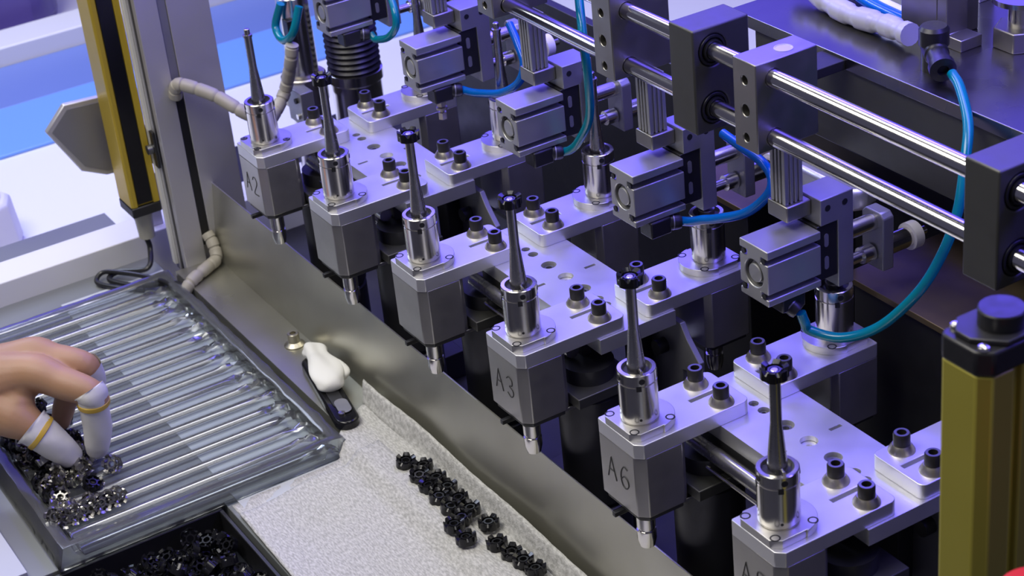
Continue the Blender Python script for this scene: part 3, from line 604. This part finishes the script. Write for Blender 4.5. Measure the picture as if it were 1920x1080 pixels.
# rings heaped in the near corner of the tray
rnd = random.Random(11)
lab = 'loose castellated ring in the heap inside the clear tray'
for k in range(78):
    u = rnd.random(); v = rnd.random() ** 1.3
    x = -20 + u * 140; y = -236 + v * (46 - u * 14) 
    lay = rnd.choice((0, 0, 1, 1, 2)) if u < .75 else rnd.choice((0, 0, 1))
    me = RSTEEL if rnd.random() < (.65 if u > .5 else .3) else RSPID
    ring(me, (x, y, -166.5 + lay * 4.4 + 3), (rnd.uniform(-.7, .7), rnd.uniform(-.7, .7), rnd.uniform(0, 6)), lab, 'rings heaped in the tray')
for k in range(7):
    ring(RSTEEL, (124 - .3 * k, -236 + k * 6.2, -157.5), (1.25, 0, 1.57 + rnd.uniform(-.2, .2)), 'bare steel ring standing in a tray channel, %s from the tray wall' % 'first second third fourth fifth sixth seventh'.split()[k], 'steel rings lined up in the tray')
for p in ((86, -186, -157), (122, -241, -156)):
    ring(RSTEEL, p, (.9, .2, .6), 'bright bare steel ring lying on the tray ribs' if p[0] < 100 else 'bright bare steel ring nearest the tray wall', 'bright rings')

# bin of black rings
bi = thing('ring_bin', 'black plastic bin of black rings at the bottom edge', 'bin', (248, -222, -206))
bm = B(); box(bm, -86, 86, -82, 82, 0, 12); obj('bin_floor', bm, BLACK, bi)
for nm, a in (('bin_wall', (-86, -83, -82, 82, 12.05, 34)), ('bin_wall', (83, 86, -82, 82, 12.05, 34)), ('bin_wall', (-82.9, 82.9, -82, -79, 12.05, 34)), ('bin_wall', (-82.9, 82.9, 79, 82, 12.05, 34))): simple_box(nm, *a, BLACK, bi, .6)
lab = 'glossy black castellated ring in the heap filling the black bin'
for k in range(230):
    lay = k % 3; x = 248 + rnd.uniform(-74, 40); y = -222 + rnd.uniform(-72, 72)
    ring(RSPID if k % 3 else RBLACK, (x, y, -189 + lay * 5.6 + rnd.uniform(-1, 2)), (rnd.uniform(-.9, .9), rnd.uniform(-.9, .9), rnd.uniform(0, 6)), lab, 'rings in the black bin')
tag(simple_box('bin_shelf', 150, 420, -420, -139, -226, -206.3, DARK), 'dark shelf beneath the black bin', 'shelf')
tag(simple_box('pale_board', 40, 158, -420, -276, -170.3, -164, LINER), 'pale grey board at the bottom left corner', 'board')

# grey cotton cloth
def cloth_h(x, y):
    z = -170.2 if y < -37 else -160.3
    t = min(max((y + 54) / 14, 0), 1); t = t * t * (3 - 2 * t); z = -169.9 + t * 9.7
    return z
cl = thing('cotton_cloth', 'grey cotton cloth spread over the table and ledge, edge turned up', 'cloth', (0, 0, 0))
def cloth_patch(name, x0, x1, y0, y1, nx, ny, lift, fold, seed):
    rn = random.Random(seed); bm = B(); G = []
    ph = [rn.uniform(0, 6) for _ in range(6)]
    for i in range(nx + 1):
        r_ = []
        for j in range(ny + 1):
            u, v_ = i / nx, j / ny
            xa = x0(v_) if callable(x0) else x0
            x = xa + (x1 - xa) * u; yy0 = y0(u) if callable(y0) else y0; y = yy0 + (y1 - yy0) * v_
            z = cloth_h(x, y) + lift + .7 * math.sin(x * .05 + ph[0] + y * .03) * math.sin(y * .07 + ph[1]) + .25 * math.sin(x * .3 + y * .2 + ph[2])
            if fold and y > -8:
                s = min((y + 8) / 9.0, 1); f2 = min(1, max(0, (x - x0(1) if callable(x0) else x - x0) / 14)); 
                z += s * s * (15.5 + 1.2 * math.sin(x * .04)); y = -8 + (y + 8) * .55 - 1.2 + .8 * math.sin(x * .03)
            r_.append(bm.verts.new((x, y, z)))
        G.append(r_)
    for A, Bq in zip(G, G[1:]):
        for k in range(ny): bm.faces.new((A[k], Bq[k], Bq[k + 1], A[k + 1]))
    o = obj(name, bm, CLOTH, cl, ang=80); s = o.modifiers.new('thick', 'SOLIDIFY'); s.thickness = .0022; s.offset = 1
    return o
cloth_patch('under_layer', lambda v: 168 if v < .6 else 168 - 50 * ((v - .6) / .4) ** .6, 640, -134, 5, 90, 60, .5, True, 1)
cloth_patch('upper_layer', lambda v: 183 + 3 * math.sin(v * 9) - 6 * v, 640, lambda u: -135 - 2 * math.sin(u * 7), -24, 90, 40, 3.2, False, 2)

# two irregular rows of black rings on the cloth
px = [(219.5, -24.5), (232, -17.5), (240, -25), (250, -17.5), (255, -26), (264, -17), (270, -27.2), (280, -17.5), (285, -27), (295, -17.4), (300, -27), (316, -16), (306, -36), (323, -37), (338, -23), (352, -21), (364, -19.5), (376, -18)]
ORD = 'first second third fourth fifth sixth seventh eighth ninth tenth eleventh twelfth thirteenth fourteenth fifteenth sixteenth seventeenth eighteenth'.split()
ql = ['black ring lying alone at the far end of the row on the cloth', 'black ring nearest the turned-up hem at the far end of the row']
for k, (x, y) in enumerate(px):
    rn = random.Random(k)
    ring(RBLACK, (x, y, -156.9 if y > -34 else -155.2), (rn.uniform(-.14, .14), rn.uniform(-.14, .14), rn.uniform(0, 3)), ql[k] if k < 2 else 'black ring on the grey cloth, %s counted from the far end of the row' % ORD[sorted(px).index((x, y))], 'rings rowed on the cloth')

# ledge screw
ls = thing('ledge_screw', 'steel cap screw with conical washer on the guard ledge', 'screw', (16, -11, -160.6))
bm = B(); lathe(bm, [(8.2, 0), (8.0, 1.2), (5, 3.6), (1, 3.6)], seg=28); obj('cone_washer', bm, WASHER, ls)
bm = B(); lathe(bm, [(4.6, 3.7), (4.6, 10.2), (4.1, 10.8), (2.5, 10.8), (2.5, 7), (.1, 7)], seg=28); obj('screw_head', bm, WASHER, ls)
# folding knife and loose finger cot on it
kf = thing('utility_knife', 'black folded utility knife lying on the guard ledge by the cloth', 'knife', (101, -23, -160.5), math.atan2(-18.8, 102))
def capsule(bm, L, r, z0, z1, yo=0):
    prism(bm, arc(L / 2 - r, yo, r, -90, 90, 8) + arc(-L / 2 + r, yo, r, 90, 270, 8), z0, z1)
bm = B(); capsule(bm, 104, 9, 0, 7.5); obj('knife_handle', bm, BLACKGLOSS, kf, 1.6)
bm = B(); capsule(bm, 60, 4.6, 7.6, 8.4); obj('handle_inlay', bm, DARK, kf, .3)
for x in (39, -28):
    bm = B(); lathe(bm, [(2.4, 7.6), (2.4, 9), (.2, 9.2)], (x, -2, 0), seg=18); obj('rivet', bm, CHROME, kf)
bm = B(); capsule(bm, 20, 5, 7.7, 8.1); 
bmesh.ops.translate(bm, vec=(30, 1.5, .6), verts=bm.verts[:]); obj('blade_lock', bm, BRACKET, kf, .2)
ct = thing('loose_finger_cot', 'crumpled white finger cot lying on the black knife', 'finger cot', (78, -15, -151.5))
def blob(bm, pts, seg=18, sq=.6, seed=1):
    """flattened crumpled sleeve through (x,y,z,r) stations"""
    rn = random.Random(seed); rings = []
    P = [Vector(p[:3]) for p in pts]
    for i, p in enumerate(P):
        t = (P[min(i + 1, len(P) - 1)] - P[max(i - 1, 0)]).normalized(); s = t.cross(Vector((0, 0, 1))).normalized(); u = s.cross(t)
        ph = rn.uniform(0, 6)
        rings.append([bm.verts.new(p + pts[i][3] * (1.08 + .2 * math.sin(3 * a_ + ph) + .1 * math.sin(5 * a_ - ph)) * (math.cos(a_) * s + sq * math.sin(a_) * u)) for a_ in [2 * math.pi * k / seg for k in range(seg)]])
    for A, Bq in zip(rings, rings[1:]):
        for k in range(seg): bm.faces.new((A[k], A[(k + 1) % seg], Bq[(k + 1) % seg], Bq[k]))
    bm.faces.new(rings[0][::-1]); bm.faces.new(rings[-1])
bm = B(); blob(bm, [(-34, 6, 1, 7.5), (-28, 5, 2, 9.5), (-20, 3, 3, 7.5), (-12, 1, 4, 7), (-4, -1, 5, 10), (8, -3, 5.5, 11.5), (20, -6, 5, 11), (29, -8, 3.5, 9.5), (33, -9, 2.5, 5)], seed=5)
o = obj('cot_sleeve', bm, COTW, ct, ang=80); o.modifiers.new('sub', 'SUBSURF').render_levels = 2
bm = B(); blob(bm, [(-4, 3, 3, 5), (6, 5, 4, 8), (17, 4, 4, 8.5), (25, 2, 3, 6)], seed=9); o = obj('cot_fold', bm, COTW, ct, ang=80); o.modifiers.new('sub', 'SUBSURF').render_levels = 2

# ------------------------------------------------------------------ the worker's hand
def limb(bm, pts, seg=20, n=6, flat=1.0):
    """closed tapered limb through (x, y, z, r) stations with rounded ends"""
    P = smooth_path([p[:3] for p in pts], n); Rr = []
    for i in range(len(pts) - 1):
        for k in range(n):
            t = k / n; t = t * t * (3 - 2 * t); Rr.append(pts[i][3] + (pts[i + 1][3] - pts[i][3]) * t)
    Rr.append(pts[-1][3])
    d0 = (P[0] - P[1]).normalized(); d1 = (P[-1] - P[-2]).normalized()
    pre = [(P[0] + d0 * Rr[0] * math.sin(a_), Rr[0] * math.cos(a_)) for a_ in (1.35, 1.0, .6, .3)]
    post_ = [(P[-1] + d1 * Rr[-1] * math.sin(a_), Rr[-1] * math.cos(a_)) for a_ in (.3, .6, 1.0, 1.35)]
    S = pre + list(zip(P, Rr)) + post_; up = None; rings = []
    for i, (p, r) in enumerate(S):
        t = (S[min(i + 1, len(S) - 1)][0] - S[max(i - 1, 0)][0]).normalized()
        if up is None: up = t.orthogonal().normalized()
        up = (up - t * up.dot(t)).normalized(); q = t.cross(up)
        rings.append([bm.verts.new(p + r * (math.cos(2 * math.pi * k / seg) * up + math.sin(2 * math.pi * k / seg) * q)) for k in range(seg)])
    for A, Bq in zip(rings, rings[1:]):
        for k in range(seg): bm.faces.new((A[k], A[(k + 1) % seg], Bq[(k + 1) % seg], Bq[k]))
    bm.faces.new(rings[0][::-1]); bm.faces.new(rings[-1])
pe = thing('person', 'bare right hand reaching in from the left, pinching rings, fingertips in white cots', 'person')
W = (-10, -330, -114.0, 30); W1 = (8, -285, -107, 29); PC = (24, -250, -95, 25)
KI = (48.0, -219, -86, 14); KM = (30, -213, -83, 13); KR = (12, -207, -100, 11.5)
bm = B()
limb(bm, [W, W1, PC])
limb(bm, [PC, KI, (65, -203, -92.5, 11.6), (80, -188, -101, 10.3), (78.5, -188.5, -116, 8.4)])
limb(bm, [PC, KM, (42, -197.5, -86.5, 11), (53, -182, -92.5, 9.8), (50, -178, -108, 8.4)])
limb(bm, [PC, KR, (24, -198, -109, 9.4), (32, -193, -119, 9), (29, -197, -133, 8.2), (27, -201, -144, 7.2)])
limb(bm, [W1, (34, -253, -107, 23), (51, -239, -111, 16), (64, -226.6, -123, 11), (67.5, -219, -134, 8.6)])
limb(bm, [PC, (38, -234, -98, 19), (50, -234, -106, 13.5)])
limb(bm, [(20, -222, -97, 14), (36, -222, -92, 14), (46, -224, -93, 13)])
hand = obj('hand_skin', bm, SKIN, pe, ang=180)
rmh = hand.modifiers.new('fuse', 'REMESH'); rmh.mode = 'VOXEL'; rmh.voxel_size = .0011; rmh.use_smooth_shade = True
sm = hand.modifiers.new('soft', 'SMOOTH'); sm.factor = .5; sm.iterations = 12
def cot_tube(name, pts, parent, m_=COT):
    bm = B(); P = smooth_path([p[:3] for p in pts], 8); Rr = []
    for i in range(len(pts) - 1): Rr += [pts[i][3] + (pts[i + 1][3] - pts[i][3]) * k / 8 for k in range(8)]
    Rr.append(pts[-1][3]); up = None; rings = []; rn = random.Random(4)
    for i, p in enumerate(P):
        t = (P[min(i + 1, len(P) - 1)] - P[max(i - 1, 0)]).normalized()
        if up is None: up = t.orthogonal().normalized()
        up = (up - t * up.dot(t)).normalized(); s = t.cross(up); ph = rn.uniform(-.4, .4)
        rings.append([bm.verts.new(p + Rr[i] * (1 + .03 * math.sin(4 * a_ + i * .3 + ph) + (.06 * math.sin(5 * a_) if i < 3 else 0)) * (math.cos(a_) * up + math.sin(a_) * s)) for a_ in [2 * math.pi * k / 20 for k in range(20)]])
    for A, Bq in zip(rings, rings[1:]):
        for k in range(20): bm.faces.new((A[k], A[(k + 1) % 20], Bq[(k + 1) % 20], Bq[k]))
    bm.faces.new(rings[-1]); o = obj(name, bm, m_, parent, ang=80); return o
IC = [(78.8, -189.4, -97.2, 11.5), (80.3, -188.6, -100, 11.5), (80, -188.3, -104, 10.8), (78.4, -188.5, -116, 10.3), (76.4, -188.8, -130, 9.9), (73.5, -190.6, -143, 9.2), (71.6, -192.2, -151, 7.2), (70.8, -192.7, -155.4, 3)]
MC = [(53.2, -181, -93, 10.8), (50.5, -178.5, -104, 10), (47, -179, -116, 9.4), (44, -181, -128, 8.6), (43, -182, -138, 4)]
TC = [(61, -229.5, -119, 14.4), (64, -226.5, -123, 13), (67.4, -221, -131, 11.8), (69, -214.5, -141, 10.8), (69.8, -209.5, -150, 8.6), (70, -207.6, -155, 3.4)]
ci = cot_tube('finger_cot', IC, pe); cm_ = cot_tube('finger_cot', MC, pe); ctb = cot_tube('finger_cot', TC, pe)
def band(p, d, r, parent):
    bm = B(); lathe(bm, [(r - .6, -2.0), (r + .35, -1.6), (r + .5, 0), (r + .35, 1.6), (r - .6, 2.0)], p, d, 28, cap=False); return obj('rubber_band', bm, BAND, parent)
band((79.7, -188.3, -107), (-.1, 0, -1), 11.1, ci); band((65, -225.4, -124.4), (.5, .7, -.8), 12.9, ctb)

# ------------------------------------------------------------------ background bench
bn = thing('background_bench', 'white bench behind the corner post, out of focus', 'bench', (-800, 200, -1100))
simple_box('bench_top', -700, 536, -900, 1400, 850, 870, BENCH, bn, 2)
for x, y in ((-600, -800), (-600, 1300), (360, -800), (360, 1300)): simple_box('bench_leg', x, x + 50, y, y + 50, 0, 849.8, WHITEP, bn, 1)
tag(simple_box('blue_mat', -776, -650, -700, 1500, -229.8, -226, MATBLUE, bevel=1), 'blue mat strip lying on the white bench', 'mat')
tag(simple_box('grey_blue_mat', -900, -778, -700, 1500, -229.8, -227, MATGREY, bevel=1), 'grey-blue mat strip on the bench behind the blue mat', 'mat')
tag(simple_box('white_bench_rail', -962, -902, -700, 1500, -229.8, -205, WHITEP, bevel=2), 'white rail along the far side of the bench', 'rail')
pbn = thing('storage_bin', 'blurred purple storage bin on the bench, top left corner', 'bin', (-1130, -40, -229.8))
bm = B(); prism(bm, [(-140, -230), (120, -230), (140, -210), (140, 170), (110, 200), (-140, 200)], 0, 120); obj('bin_shell', bm, PURPLE, pbn, 14)
bm = B(); prism(bm, [(-150, -240), (150, -240), (150, 210), (-150, 210)], 120.1, 130); obj('bin_lid', bm, PURPLE, pbn, 5)
sb_ = thing('plastic_tub', 'small translucent white tub at the left picture edge on the bench', 'tub', (-460, -118, -229.8))
bm = B(); lathe(bm, [(34, 0), (37, 3), (33, 44), (30, 48), (26, 49), (.5, 49)], seg=8); obj('tub_body', bm, WRAPW, sb_, 2)
bm = B(); lathe(bm, [(22, 49.1), (22, 54), (1, 54)], seg=28); obj('tub_lid', bm, COLLARW, sb_)
